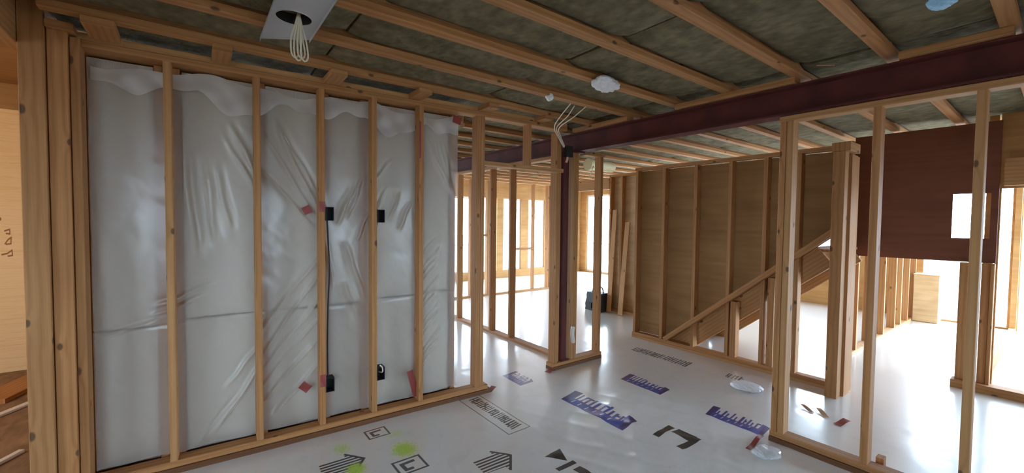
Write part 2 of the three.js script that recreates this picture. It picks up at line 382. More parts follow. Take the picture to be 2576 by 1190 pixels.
// side room: plywood end wall with pencil scribbles, wooden subfloor
{
  const cv = document.createElement('canvas'); cv.width = cv.height = 1024;
  const c = cv.getContext('2d');
  c.fillStyle = '#e6c595'; c.fillRect(0, 0, 1024, 1024);
  seed = 99;
  for (let i = 0; i < 900; i++) { c.strokeStyle = `rgba(${170 + rnd() * 50 | 0},${120 + rnd() * 40 | 0},70,0.10)`; c.lineWidth = 1 + rnd() * 3; const y = rnd() * 1024, x = rnd() * 1024; c.beginPath(); c.moveTo(x, y); c.bezierCurveTo(x + 60, y + rr(-8, 8), x + 140, y + rr(-8, 8), x + 220, y + rr(-6, 6)); c.stroke(); }
  c.strokeStyle = 'rgba(120,70,30,0.8)'; c.lineWidth = 6; c.lineCap = 'round';
  const ln = (...p) => { c.beginPath(); c.moveTo(p[0], p[1]); for (let i = 2; i < p.length; i += 2) c.lineTo(p[i], p[i + 1]); c.stroke(); };
  // marker scribble written sideways on the panel
  const ox = 425, oy = 470;
  c.beginPath(); c.arc(ox - 22, oy - 46, 4, 0, 7); c.stroke();
  ln(ox, oy, ox + 26, oy - 6, ox + 26, oy + 12, ox + 8, oy + 10);
  ln(ox, oy + 50, ox + 16, oy + 34, ox + 32, oy + 26, ox + 30, oy + 50, ox + 6, oy + 52);
  ln(ox - 18, oy + 92, ox + 10, oy + 88, ox + 34, oy + 76, ox + 36, oy + 96, ox + 14, oy + 98);
  const tx = new THREE.CanvasTexture(cv); tx.colorSpace = THREE.SRGBColorSpace;
  const m = new THREE.MeshStandardMaterial({ map: tx, roughness: 0.7 });
  const w = thing('wall_side_room', 'warm yellow plywood end wall of the side room', 'wall', [0, 0, 0], S);
  const g = new THREE.BoxGeometry(1.22, 2.44, 0.018);
  for (let k = 0; k < 3; k++) add(w, 'plywood_panel', g, k === 0 ? m : plyMat, [-1.30 - 1.226 * k, 1.26, -5.93]);
  box(w, 'backing', -4.28, -0.69, 0.0, 2.72, -6.04, -5.945, plyDull);
  const f = tag(box(scene, 'subfloor', -4.28, -0.70, 0.0, 0.018, -5.92, 3.18, subfloor, 1.2), 'brown dusty wooden subfloor of the side room', 'floor', S);
}

// ---------------------------------------------------------------- steel beam and column
{
  const sh = new THREE.Shape();
  const B = 0.066, T = 0.011, Wb = 0.004, h = 0.19;
  [[-B, 0], [B, 0], [B, T], [Wb, T + 0.004], [Wb, h - T - 0.004], [B, h - T], [B, h], [-B, h], [-B, h - T], [-Wb, h - T - 0.004], [-Wb, T + 0.004], [-B, T]].forEach((p, i) => i ? sh.lineTo(...p) : sh.moveTo(...p));
  const g = new THREE.ExtrudeGeometry(sh, { depth: 12.1, bevelEnabled: false });
  const m = add(scene, 'steel_beam', metreUV(g, 0.7), primer, [3.2, 2.224, -8.95]);
  tag(m, 'long dark red primed steel beam carrying the ceiling joists', 'beam');
  const c = thing('steel_column', 'dark red steel post standing between studs under the beam', 'column', [3.005, 0, -3.11]);
  add(c, 'shaft', new THREE.CylinderGeometry(0.045, 0.045, 2.12, 24), primer, [0, 1.15, 0]);
  box(c, 'cap_plate', -0.07, 0.22, 2.208, 2.222, -0.07, 0.07, primer);
  box(c, 'base_plate', -0.05, 0.05, 0.079, 0.091, -0.05, 0.06, primer);
}
// short wall around the column
{
  const w = thing('wall_column', 'short stub wall of studs wrapped around the red steel post', 'wall', [0, 0, 0], S);
  board(w, 'sill_plate', 2.84, 3.56, 0.004, 0.04, -3.165, -3.055, plateBrown);
  board(w, 'bottom_plate', 2.84, 3.56, 0.041, 0.078, -3.16, -3.06, pines[3]);
  board(w, 'stud', 2.86, 2.898, 0.079, 2.379, -3.16, -3.06, pines[4]);
  board(w, 'stud', 2.90, 2.938, 0.079, 2.379, -3.165, -3.085, pines[0]);
  board(w, 'stud', 3.09, 3.128, 0.079, 2.205, -3.16, -3.062, pines[2]);
  board(w, 'stud', 3.13, 3.168, 0.079, 2.205, -3.16, -3.062, pines[2]);
  board(w, 'stud', 3.5, 3.54, 0.079, 2.2, -3.15, -3.06, pines[1]);
  board(w, 'top_plate', 3.27, 3.56, 2.201, 2.24, -3.15, -3.06, pines[2]);
}
// partition under the beam seen through the door opening
{
  const w = thing('wall_beam_partition', 'pale stud partition standing under the beam beyond the door gap', 'wall', [0, 0, 0], S);
  board(w, 'sill_plate', 3.12, 3.22, 0.004, 0.04, -8.6, -3.18, pines[3]);
  board(w, 'top_plate', 3.13, 3.22, 2.184, 2.222, -8.6, -3.18, pines[0]);
  for (const z of [-4.2, -4.63, -5.05, -5.5, -5.95, -6.4, -6.85, -7.3, -7.75, -8.2]) board(w, 'stud', 3.13, 3.219, 0.041, 2.183, z - 0.019, z + 0.019, pine());
}
// far stud rows
{
  const w = thing('wall_far', 'row of pale studs in front of the tall far windows', 'wall', [0, 0, 0], S);
  board(w, 'sill_plate', 3.3, 7.2, 0.004, 0.04, -7.05, -6.96, pines[0]);
  board(w, 'top_plate', 3.3, 7.2, 2.30, 2.34, -7.05, -6.96, pines[0]);
  for (const x of [3.45, 3.86, 4.27, 4.66, 4.74, 5.35, 5.85, 6.26, 6.34, 6.42, 7.18]) board(w, 'stud', x - 0.019, x + 0.019, 0.041, 2.299, -7.05, -6.961, pine());
  board(w, 'brace', 4.29, 4.64, 1.2, 1.238, -7.05, -6.961, pine());
  board(w, 'brace', 5.37, 5.83, 0.9, 0.938, -7.05, -6.961, pine());
}
{
  const w = thing('wall_hall', 'plywood faced hall wall with pale upright boards', 'wall', [0, 0, 0], S);
  board(w, 'sill_plate', 5.6, 5.69, 0.004, 0.042, -4.7, -3.4, pines[0]);
  board(w, 'top_plate', 5.6, 5.69, 2.26, 2.30, -4.7, -3.4, pines[4]);
  for (const z of [-4.68, -4.45, -4.05, -3.65]) board(w, 'stud', 5.6, 5.689, 0.043, 2.259, z - 0.019, z + 0.019, pine());
  box(w, 'panel', 5.692, 5.71, 0.02, 2.3, -4.7, -3.4, plyMat, 1.2);
  board(w, 'lintel', 5.6, 5.69, 2.06, 2.25, -5.6, -4.71, pines[0]);
  board(w, 'jamb', 5.6, 5.69, 0.004, 2.25, -5.64, -5.601, pines[1]);
}
// stair wall: studs, sloping plates, panel behind
{
  const X = 4.55, w = thing('wall_stair', 'stud wall with a sloping stair plate and brown panels behind', 'wall', [0, 0, 0], S);
  const z0 = -3.40, z1 = -1.20;
  board(w, 'sill_plate', X, X + 0.089, 0.004, 0.04, z0, z1, pines[2]);
  board(w, 'bottom_plate', X + 0.001, X + 0.088, 0.041, 0.078, z0, z1, pines[3]);
  board(w, 'top_plate', X, X + 0.089, 2.165, 2.203, z0, z1, pines[2]);
  const sy = (z) => 0.12 + (z + 2.82) * 0.817;                       // underside of the sloping plate
  for (const z of [-3.37, -2.98, -2.575, -2.185, -1.84, -1.55]) board(w, 'stud', X, X + 0.089, 0.079, 2.164, z - 0.019, z + 0.019, pine());
  for (const z of [-2.12, -1.76]) board(w, 'trimmer', X + 0.002, X + 0.089, 0.079, sy(z) - 0.02, z - 0.03, z + 0.03, pines[1]);
  // sloping plate
  const len = Math.hypot(1.75, 1.75 * 0.817), g = lumberGeo(len, 0.075, 0.05, 'z');
  const m = add(w, 'sloping_plate', g, pines[4], [X - 0.028, sy(-2.02) + 0.04, -2.02]); m.rotation.x = -Math.atan(0.817);
  // panels in the bays, each cut along the slope
  const zs = [-3.39, -2.98, -2.575, -2.185, -1.84, -1.22];
  for (let i = 0; i + 1 < zs.length; i++) {
    const a = zs[i] + 0.002, b = zs[i + 1] - 0.002, lo = (z) => Math.max(0.08, sy(z) + 0.02);
    const pts = [[a, lo(a)]];
    if (lo(a) === 0.08 && lo(b) > 0.08) pts.push([-2.82 - 0.06 / 0.817, 0.08]);
    pts.push([b, lo(b)], [b, 2.16], [a, 2.16]);
    const eg = new THREE.ExtrudeGeometry(new THREE.Shape(pts.map((q) => new THREE.Vector2(-q[0], q[1]))), { depth: 0.012, bevelEnabled: false });
    const e = add(w, 'panel', metreUV(eg, 1.2), plyDull, [X + 0.091, 0, 0]); e.rotation.y = Math.PI / 2;
  }
  // flight behind the wall
  const st = thing('staircase', 'timber stair flight rising behind the stud wall with the sloping plate', 'staircase', [4.70, 0, -2.9]);
  for (const sx of [0.0, 0.86]) { const sg = lumberGeo(1.95, 0.038, 0.235, 'z'); const sm = add(st, 'stringer', sg, pines[0], [sx, 0.60, 0.78]); sm.rotation.x = -Math.atan(0.817); }
  for (let k = 0; k < 7; k++) { board(st, 'tread', 0.02, 0.84, 0.165 + 0.18 * k, 0.19 + 0.18 * k, 0.0 + 0.22 * k, 0.25 + 0.22 * k, pines[1]); board(st, 'riser', 0.02, 0.84, 0.012 + 0.18 * k, 0.164 + 0.18 * k, 0.005 + 0.22 * k, 0.02 + 0.22 * k, pines[2]); }
  // end post
  board(w, 'end_post', 4.36, 4.47, 0.004, 2.12, -1.235, -1.15, pines[2]);
  board(w, 'end_post', 4.472, 4.63, 0.004, 2.10, -1.19, -1.13, pines[3]);
  board(w, 'end_post', 4.632, 4.72, 0.004, 2.10, -1.24, -1.14, pines[4]);
  board(w, 'post_header', 4.37, 4.64, 2.122, 2.20, -1.25, -1.12, pines[0]);
}
// partition to the right, under the beam
{
  const w = thing('wall_right', 'open stud partition under the near end of the steel beam', 'wall', [0, 0, 0], S);
  const X = 3.155;
  board(w, 'sill_plate', X - 0.012, X + 0.10, 0.004, 0.04, -1.20, 3.1, plateBrown);
  board(w, 'bottom_plate', X, X + 0.089, 0.041, 0.078, -1.20, 3.1, pines[1]);
  board(w, 'top_plate', X, X + 0.089, 2.184, 2.222, -1.20, 3.1, pines[0]);
  board(w, 'stud', X, X + 0.089, 0.079, 2.183, -1.195, -1.157, pines[3]);
  board(w, 'stud', X, X + 0.089, 0.079, 2.183, -1.155, -1.117, pines[0]);
  for (const z of [-0.69, -0.285, 0.12, 0.53, 0.93, 1.34, 1.75, 2.15, 2.56]) board(w, 'stud', X, X + 0.089, 0.079, 2.183, z - 0.019, z + 0.019, pine());
}
// dark red boarded wall with a window notch, corridor beyond
{
  const w = thing('wall_red_board', 'dark reddish board panel hanging above the corridor opening', 'wall', [0, 0, 0], S);
  const g = slabWithHoles(0.385, 1.42, 1.17, 2.44, [[0.43, 0.67, 1.39, 1.80]], 0.02);
  const m = add(w, 'board_panel', metreUV(g, 1.2), redBoard, [5.70, 0, 0]); m.rotation.y = Math.PI / 2;
  board(w, 'post', 5.66, 5.75, 0.079, 1.165, -0.60, -0.53, pines[2]);
  board(w, 'post', 5.68, 5.735, 0.079, 1.165, -0.465, -0.412, pines[3]);
  board(w, 'post', 5.66, 5.735, 0.079, 1.165, -0.41, -0.385, pines[4]);
  board(w, 'lintel', 5.66, 5.74, 1.86, 2.10, -0.36, 1.1, pines[0]);
  board(w, 'post', 5.62, 5.70, 0.079, 2.4, -1.5, -1.42, pines[1]);
  board(w, 'sill_plate', 5.60, 5.73, 0.004, 0.078, -0.62, 0.4, pines[2]);
  const c = thing('wall_corridor', 'row of pale studs along the bright corridor', 'wall', [0, 0, 0], S);
  board(c, 'sill_plate', 5.8, 9.3, 0.004, 0.04, -1.54, -1.45, pines[0]);
  board(c, 'top_plate', 5.8, 9.3, 2.3, 2.34, -1.54, -1.45, pines[0]);
  for (const x of [5.85, 6.15, 6.75, 7.35, 7.95, 8.3, 8.75, 9.2]) board(c, 'stud', x - 0.019, x + 0.019, 0.041, 2.299, -1.54, -1.451, pine());
}
// windows in the outer walls
{
  let k = 1;
  const win = (cx, y0, y1, cz, w, alongX, label) => {
    const g = thing('window_' + k++, label, 'window', [cx, y0, cz], S);
    if (!alongX) g.rotation.y = Math.PI / 2;
    const h = y1 - y0, f = 0.045;
    box(g, 'frame', -w / 2, -w / 2 + f, 0, h, -0.04, 0.04, frameWhite); box(g, 'frame', w / 2 - f, w / 2, 0, h, -0.04, 0.04, frameWhite);
    box(g, 'frame', -w / 2 + f, w / 2 - f, 0, f, -0.04, 0.04, frameWhite); box(g, 'frame', -w / 2 + f, w / 2 - f, h - f, h, -0.04, 0.04, frameWhite);
    box(g, 'meeting_rail', -w / 2 + f, w / 2 - f, h * 0.36, h * 0.36 + 0.035, -0.03, 0.03, frameWhite);
    box(g, 'pane', -w / 2 + f, w / 2 - f, f, h * 0.36, -0.002, 0.002, glass); box(g, 'pane', -w / 2 + f, w / 2 - f, h * 0.36 + 0.035, h - f, -0.002, 0.002, glass);
  };
  win(5.225, 0.2, 2.1, -9.08, 0.65, true, 'tall bright window seen past the end of the plastic sheet');
  win(6.8, 0.2, 2.1, -9.08, 0.6, true, 'tall bright window seen between the two door gap studs');
  win(7.65, 0.2, 2.1, -9.08, 0.6, true, 'tall bright window seen beside the column studs');
  win(8.6, 0.2, 2.1, -9.08, 0.6, true, 'tall bright window next to the far glazed door');
  win(9.48, 0.05, 2.3, -7.975, 1.55, false, 'tall glazed door shining at the end of the hall');
}

// ---------------------------------------------------------------- floor sheets
{
  const SX = -0.55, SZ = -4.2, SL = 5.12, K = 400;
  const cv = document.createElement('canvas'); cv.width = cv.height = 2048;
  const c = cv.getContext('2d');
  c.fillStyle = '#eae8e3'; c.fillRect(0, 0, 2048, 2048);
  seed = 4242;
  for (let i = 0; i < 2600; i++) { const v = 200 + rnd() * 45 | 0; c.fillStyle = `rgba(${v},${v - 3},${v - 8},0.10)`; c.beginPath(); c.ellipse(rnd() * 2048, rnd() * 2048, 4 + rnd() * 40, 3 + rnd() * 16, rnd() * 3.1, 0, 7); c.fill(); }
  for (let i = 0; i < 1800; i++) { c.fillStyle = `rgba(110,95,75,${0.05 + rnd() * 0.12})`; c.fillRect(rnd() * 2048, rnd() * 2048, 1 + rnd() * 3, 1 + rnd() * 3); }
  const PX = (x) => (x - SX) * K, PZ = (z) => (z - SZ) * K;
  const blueBar = (x0, x1, z0, z1, s) => {           // printed blue bars with pale letter-like gaps, running along z
    seed = s; c.save(); c.translate(PX(x0), PZ(z0)); const w = (x1 - x0) * K, h = (z1 - z0) * K;
    c.fillStyle = '#2b4aa0'; c.beginPath(); c.moveTo(w * 0.05, h * 0.08); c.lineTo(w * 0.95, 0); c.lineTo(w, h * 0.12); c.lineTo(w * 0.45, h * 0.16); c.lineTo(w * 0.42, h * 0.86); c.lineTo(w * 0.9, h * 0.84); c.lineTo(w * 0.8, h * 0.97); c.lineTo(0, h); c.fill();
    c.fillStyle = '#1b2a70'; c.beginPath(); c.moveTo(w * 0.05, h * 0.08); c.lineTo(w * 0.95, 0); c.lineTo(w, h * 0.12); c.lineTo(w * 0.1, h * 0.15); c.fill(); c.beginPath(); c.moveTo(w * 0.1, h * 0.93); c.lineTo(w * 0.88, h * 0.88); c.lineTo(w * 0.8, h * 0.97); c.lineTo(0, h); c.fill();
    let y = h * 0.19;
    while (y < h * 0.84) { const t = h * rr(0.022, 0.045), b = rr(0.72, 0.98) * w; c.fillStyle = rnd() < 0.5 ? '#2b4aa0' : '#23378a'; c.beginPath(); c.moveTo(w * 0.3, y); c.lineTo(b, y - h * 0.03); c.lineTo(b, y + t - h * 0.03); c.lineTo(w * 0.3, y + t); c.fill(); if (rnd() < 0.45) c.fillRect(w * rr(0.5, 0.85), y - h * 0.02, w * 0.1, t * 2); y += t + h * rr(0.03, 0.05); }
    c.fillStyle = '#ccd0dc'; for (y = h * 0.2; y < h * 0.85; y += h * 0.11) c.fillRect(w * rr(0.1, 0.2), y, w * 0.2, h * 0.018);
    c.restore();
  };
  blueBar(2.43, 2.68, -2.58, -1.88, 5); blueBar(3.21, 3.42, -2.56, -2.09, 6); blueBar(3.16, 3.38, -1.70, -1.25, 8); blueBar(2.34, 2.54, -3.27, -2.95, 9);
  const blackRow = (x0, x1, z0, z1, s) => {
    seed = s; const w = (x1 - x0) * K; c.strokeStyle = 'rgba(38,40,42,0.88)';
    for (let z = z0; z < z1; z += rr(0.022, 0.036)) { c.lineWidth = rr(4, 8); c.beginPath(); c.moveTo(PX(x0) + w * rr(0, 0.12), PZ(z + 0.012)); c.lineTo(PX(x1) - w * rr(0, 0.12), PZ(z - 0.006)); c.stroke(); if (rnd() < 0.6) { c.beginPath(); const m = PX(x0) + w * rr(0.2, 0.8); c.moveTo(m, PZ(z)); c.lineTo(m, PZ(z + 0.03)); c.stroke(); } }
  };
  blackRow(1.79, 1.90, -2.96, -2.36, 15); c.strokeStyle = 'rgba(70,72,75,0.8)'; c.lineWidth = 3; c.strokeRect(PX(1.735), PZ(-3.0), 0.19 * K, 0.69 * K);
  blackRow(4.05, 4.23, -3.05, -2.36, 16); blackRow(4.10, 4.24, -1.98, -1.86, 18);
  const house = (x, z, r) => {                        // striped house-shaped mark
    c.save(); c.translate(PX(x), PZ(z)); c.rotate(0.05); const R = r * K;
    c.beginPath(); c.moveTo(R, -R * 0.1); c.lineTo(R * 0.25, -R); c.lineTo(R * 0.2, -R * 0.62); c.lineTo(-R, -R * 0.62); c.lineTo(-R, R * 0.62); c.lineTo(R * 0.2, R * 0.62); c.lineTo(R * 0.25, R); c.closePath(); c.clip();
    c.strokeStyle = '#23262a'; c.lineWidth = R * 0.12; for (let y = -1; y <= 1.01; y += 0.235) { c.beginPath(); c.moveTo(-R, y * R); c.lineTo(R, (y - 0.04) * R); c.stroke(); }
    c.restore(); c.save(); c.translate(PX(x), PZ(z)); c.rotate(0.05); c.strokeStyle = '#23262a'; c.lineWidth = R * 0.13; c.beginPath(); c.moveTo(R * 0.25, -R); c.lineTo(R, -R * 0.1); c.lineTo(R * 0.25, R); c.stroke(); c.restore();
  };
  house(0.70, -2.60, 0.125); house(1.47, -2.09, 0.12);
  const frameMark = (x, z, r) => { c.save(); c.translate(PX(x), PZ(z)); const R = r * K; c.strokeStyle = 'rgba(45,47,50,0.9)'; c.lineWidth = R * 0.16; c.strokeRect(-R, -R, 2 * R, 1.7 * R); c.lineWidth = R * 0.28; c.beginPath(); c.moveTo(R * 0.5, -R * 0.55); c.lineTo(-R * 0.5, -R * 0.5); c.lineTo(-R * 0.45, R * 0.3); c.lineTo(R * 0.1, R * 0.3); c.stroke(); c.restore(); };
  frameMark(1.03, -2.36, 0.085); frameMark(1.00, -2.86, 0.07);
  c.fillStyle = '#2c2f2e'; c.beginPath(); c.moveTo(PX(1.75), PZ(-1.95)); c.lineTo(PX(1.89), PZ(-1.96)); c.lineTo(PX(1.84), PZ(-1.84)); c.fill(); c.fillRect(PX(1.72), PZ(-1.82), 0.15 * K, 0.035 * K); c.fillRect(PX(1.80), PZ(-1.75), 0.06 * K, 0.15 * K);
  c.fillStyle = '#3a4444'; c.fillRect(PX(2.56), PZ(-1.72), 0.2 * K, 0.05 * K); c.fillRect(PX(2.68), PZ(-1.65), 0.1 * K, 0.14 * K); c.fillRect(PX(2.53), PZ(-1.52), 0.24 * K, 0.045 * K);
  // fluorescent spray paint
  seed = 321;
  for (const [x, z, r, n, al] of [[0.745, -2.80, 0.05, 900, 0.20], [1.10, -2.78, 0.06, 700, 0.14], [1.07, -2.56, 0.06, 2600, 0.42], [0.75, -2.52, 0.045, 1800, 0.42]]) {
    for (let i = 0; i < n; i++) { const a = rnd() * 6.283, d = Math.sqrt(-2 * Math.log(rnd() + 1e-6)) * r * 0.55; c.fillStyle = `rgba(190,226,70,${al})`; c.beginPath(); c.arc(PX(x + Math.cos(a) * d), PZ(z + Math.sin(a) * d * 1.25), 0.7 + rnd() * 1.2, 0, 7); c.fill(); }
  }
  const tx = new THREE.CanvasTexture(cv); tx.colorSpace = THREE.SRGBColorSpace; tx.anisotropy = 8;
  const film = new THREE.MeshPhysicalMaterial({ map: tx, roughness: 0.3, clearcoat: 1.0, clearcoatRoughness: 0.13 });
  const plain = new THREE.MeshPhysicalMaterial({ color: 0xeae8e3, roughness: 0.3, clearcoat: 1.0, clearcoatRoughness: 0.13 });
  const wave = (x, z) => {
    const near = Math.exp(-(((x - 2.4) ** 2) / 0.55 + ((z + 1.5) ** 2) / 0.7));
    let h = 0.004 + 0.004 * fbm(x * 1.6 + 9, z * 1.6 + 20, 64, 64, 51, 3) + 0.0012 * fbm(x * 9 + 40, z * 9 + 90, 512, 512, 53, 2);
    const q = x * 0.5 + z * 0.86 + 0.12 * fbm(x * 3 + 5, z * 3 + 30, 64, 64, 57, 2);
    h += near * 0.012 * Math.pow(0.5 + 0.5 * Math.sin(q * 26 + 3 * fbm(x * 2 + 20, z * 2 + 40, 64, 64, 59, 2)), 3);
    const q2 = x * 0.9 - z * 0.4 + 0.1 * fbm(x * 3 + 50, z * 3 + 10, 64, 64, 67, 2);
    h += near * 0.006 * Math.pow(0.5 + 0.5 * Math.sin(q2 * 31), 4);
    return h;
  };
  const sheet = (name, x0, x1, z0, z1, n, m, mat, uvf, lift, label) => {
    const g = new THREE.PlaneGeometry(x1 - x0, z1 - z0, n, m); g.rotateX(-Math.PI / 2); g.translate((x0 + x1) / 2, 0, (z0 + z1) / 2);
    const p = g.attributes.position, uv = g.attributes.uv;
    for (let i = 0; i < p.count; i++) { const x = p.getX(i), z = p.getZ(i); p.setY(i, wave(x, z) + lift); uv.setXY(i, ...uvf(x, z)); }
    g.computeVertexNormals();
    return tag(add(scene, name, g, mat), label, 'floor sheet');
  };
  sheet('printed_floor_sheet', SX, SX + SL, SZ, SZ + SL, 300, 300, film, (x, z) => [(x - SX) / SL, 1 - (z - SZ) / SL], 0.001, 'white plastic floor sheet printed with blue and black marks');
  sheet('floor_sheet', SX + SL - 0.05, 9.38, -8.98, 3.18, 120, 160, plain, (x, z) => [x, z], 0, 'plain white floor sheet running into the corridor and hall');
  sheet('floor_sheet', -0.55, SX + SL - 0.02, -8.98, SZ + 0.05, 100, 100, plain, (x, z) => [x, z], 0, 'plain white floor sheet under the stud partition beyond the door gap');
  sheet('floor_sheet', SX, SX + SL - 0.02, SZ + SL - 0.05, 3.18, 80, 40, plain, (x, z) => [x, z], 0, 'plain white floor sheet below the wide window opening');
}

// ---------------------------------------------------------------- things
// electrical boxes on the studs
{
  const ebox = (lx, y, label, grp) => {
    const g = leftWallPart(thing('electrical_box', label, 'electrical box', [0, 0, 0], grp ? { group: grp } : {}));
    const b = new THREE.Group(); b.name = 'body';
    const X = lx + 0.0195, D = -0.075;
    box(g, 'back', X, X + 0.055, y, y + 0.095, D, D + 0.004, blackPlastic);
    box(g, 'side', X, X + 0.003, y, y + 0.095, D, 0.004, blackPlastic); box(g, 'side', X + 0.052, X + 0.055, y, y + 0.095, D, 0.004, blackPlastic);
    box(g, 'side', X, X + 0.055, y, y + 0.003, D, 0.004, blackPlastic); box(g, 'side', X, X + 0.055, y + 0.092, y + 0.095, D, 0.004, blackPlastic);
    return g;
  };
  ebox(0.692, 1.49, 'black switch box on the stud with the dark red knot of tape');
  ebox(1.045, 1.48, 'black switch box at chest height on the stud without tape');
  ebox(0.692, 0.30, 'black outlet box near the floor below the red tape patch');
  ebox(1.045, 0.31, 'black outlet box near the floor with a loose pale wire in it');
  const w = leftWallPart(thing('wire_end', 'loose pale wire end curling out of the low outlet box', 'wire'));
  add(w, 'wire', tube([[1.09, 0.36, -0.04], [1.10, 0.37, 0.005], [1.095, 0.41, 0.015], [1.08, 0.425, 0.01]], 0.005, 16, 6), cable);
  const c = leftWallPart(thing('cable_run', 'cable coloured dark as shading behind the stud below the switch box', 'cable'));
  add(c, 'cable', tube([[0.735, 1.49, -0.06], [0.745, 1.30, -0.07], [0.752, 1.15, -0.075], [0.74, 0.9, -0.07], [0.735, 0.6, -0.07], [0.735, 0.395, -0.06]], 0.005, 40, 6), blackPlastic);  // dark cable colour stands in for the shading beside the stud
  // red tape, and one tape reflection painted on the sheet
  const tape = (x0, x1, y0, y1, z, label, rot = 0) => {
    const gg = new THREE.PlaneGeometry(x1 - x0, y1 - y0, 6, 6), p = gg.attributes.position;
    for (let i = 0; i < p.count; i++) p.setZ(i, 0.0015 * Math.sin(p.getX(i) * 90 + p.getY(i) * 60));
    gg.computeVertexNormals();
    const t = leftWallPart(thing('tape_and_reflection_patch', label, 'tape'));
    const m = add(t, 'tape', gg, redTapeD, [(x0 + x1) / 2, (y0 + y1) / 2, z]); m.rotation.z = rot; return t;
  };
  const redTapeD = redTape.clone(); redTapeD.side = THREE.DoubleSide;
  tape(0.674, 0.711, 1.55, 1.62, 0.0025, 'dark red tape knot on the stud above the switch box');
  tape(0.585, 0.64, 1.535, 1.59, -0.088, 'red patch painted as the blurred tape reflection on the plastic beside the taped stud', 0.5);  // painted reflection of the tape in the plastic
  tape(0.674, 0.712, 0.345, 0.43, 0.0025, 'dark red tape on the stud beside the low outlet box');
  tape(0.565, 0.62, 0.30, 0.37, -0.088, 'small red tape patch low on the plastic sheet', 0.8);
  tape(1.386, 1.40, 1.98, 2.26, 0.0025, 'long pinkish red tape strip high on the stud near the sheet edge');
  tape(1.335, 1.385, 0.10, 0.32, -0.05, 'red tape tail at the foot of the stud near the sheet edge', 0.25);
  tape(1.700, 1.775, 2.30, 2.36, -0.06, 'red tape scrap at the top corner of the plastic sheet', -0.2);
}
// recessed lamp bracket and its cable coil
{
  const g = thing('recessed_lamp_bracket', 'galvanised mounting plate for a recessed lamp with a round hole', 'lamp bracket', [0.385, 2.445, -2.21]);
  const sh = new THREE.Shape([[-0.10, -0.38], [0.11, -0.24], [0.11, 0.42], [-0.10, 0.28]].map((p) => new THREE.Vector2(...p)));
  const hole = new THREE.Path(); hole.absarc(0, -0.02, 0.076, 0, Math.PI * 2, true); sh.holes.push(hole);
  const pg = new THREE.ExtrudeGeometry(sh, { depth: 0.0015, bevelEnabled: false, curveSegments: 32 }); pg.rotateX(Math.PI / 2);
  add(g, 'plate', pg, galv);
  box(g, 'side_lip', -0.101, -0.099, -0.016, 0.002, -0.38, 0.28, galv); box(g, 'side_lip', 0.109, 0.111, -0.016, 0.002, -0.24, 0.42, galv);
  const can = new THREE.CylinderGeometry(0.078, 0.078, 0.12, 32, 1, true); const cm = canBlack.clone(); cm.side = THREE.DoubleSide;
  add(g, 'can', can, cm, [0, 0.0605, -0.02]);
  add(g, 'can_top', new THREE.CylinderGeometry(0.078, 0.078, 0.003, 32), canBlack, [0, 0.12, -0.02]);
  const ring = new THREE.TorusGeometry(0.078, 0.003, 8, 40); ring.rotateX(Math.PI / 2);
  add(g, 'rim', ring, galv, [0, -0.001, -0.02]);
  const c = thing('cable_coil', 'folded cream cable hanging out of the recessed lamp bracket', 'cable', [0.405, 2.43, -2.24]);
  const loops = [];
  for (let k = 0; k < 4; k++) {
    const o = (k - 1.5) * 0.013, l = 0.165 + 0.012 * (k % 2), w = 0.012;
    loops.push(tube([[0, 0.05, 0], [o * 0.5 - w * 0.3, -0.01, 0.006 * k], [o - w, -0.08, 0.006 * k], [o - w + 0.004, -l + 0.012, 0.005 * k], [o + 0.006, -l, 0.004 * k], [o + w + 0.006, -l + 0.014, 0.004 * k], [o + w, -0.08, 0.003 * k], [o * 0.5 + 0.004, -0.012, 0.002 * k], [0.003, 0.05, 0.004]], 0.0042, 60, 6));
  }
  add(c, 'cable', mergeGeometries(loops), cable);
}
// plastic wads stuffed between the joists
function wad(name, pos, sx, sy, sz, s, label, mat, cat = 'plastic scrap') {
  const g = new THREE.IcosahedronGeometry(1, 5), p = g.attributes.position;
  for (let i = 0; i < p.count; i++) {
    const x = p.getX(i), y = p.getY(i), z = p.getZ(i);
    const n = 0.72 + 0.5 * fbm(x * 2.2 + s, y * 2.2 + z * 1.7 + 9, 64, 64, s, 3) + 0.10 * Math.abs(Math.sin(x * 7 + z * 5 + s)) ;
    p.setXYZ(i, x * n * sx, y * n * sy, z * n * sz);
  }
  g.computeVertexNormals();
  return tag(add(scene, name, g, mat, pos), label, cat);
}
wad('plastic_wad', [2.24, 2.435, -1.93], 0.115, 0.045, 0.075, 13, 'bulging white plastic wad poking out between the joists', whitePlastic);
wad('plastic_wad', [2.17, 2.45, -2.42], 0.03, 0.028, 0.03, 23, 'small white plastic scrap stuck to the joist above the hanging wires', whitePlastic);
wad('plastic_wad', [2.55, 2.455, -0.36], 0.045, 0.03, 0.045, 29, 'pale blue plastic tuft in the insulation above the beam', new THREE.MeshStandardMaterial({ color: 0x9fd0f0, roughness: 0.4 }));
{
  const m = add(scene, 'wood_chip', lumberGeo(0.09, 0.02, 0.006, 'z'), pines[0], [3.05, 2.462, -0.92]); m.rotation.set(0.15, 0.5, 0.1);
  tag(m, 'short pale wood sliver caught in the insulation near the beam', 'wood sliver');
}
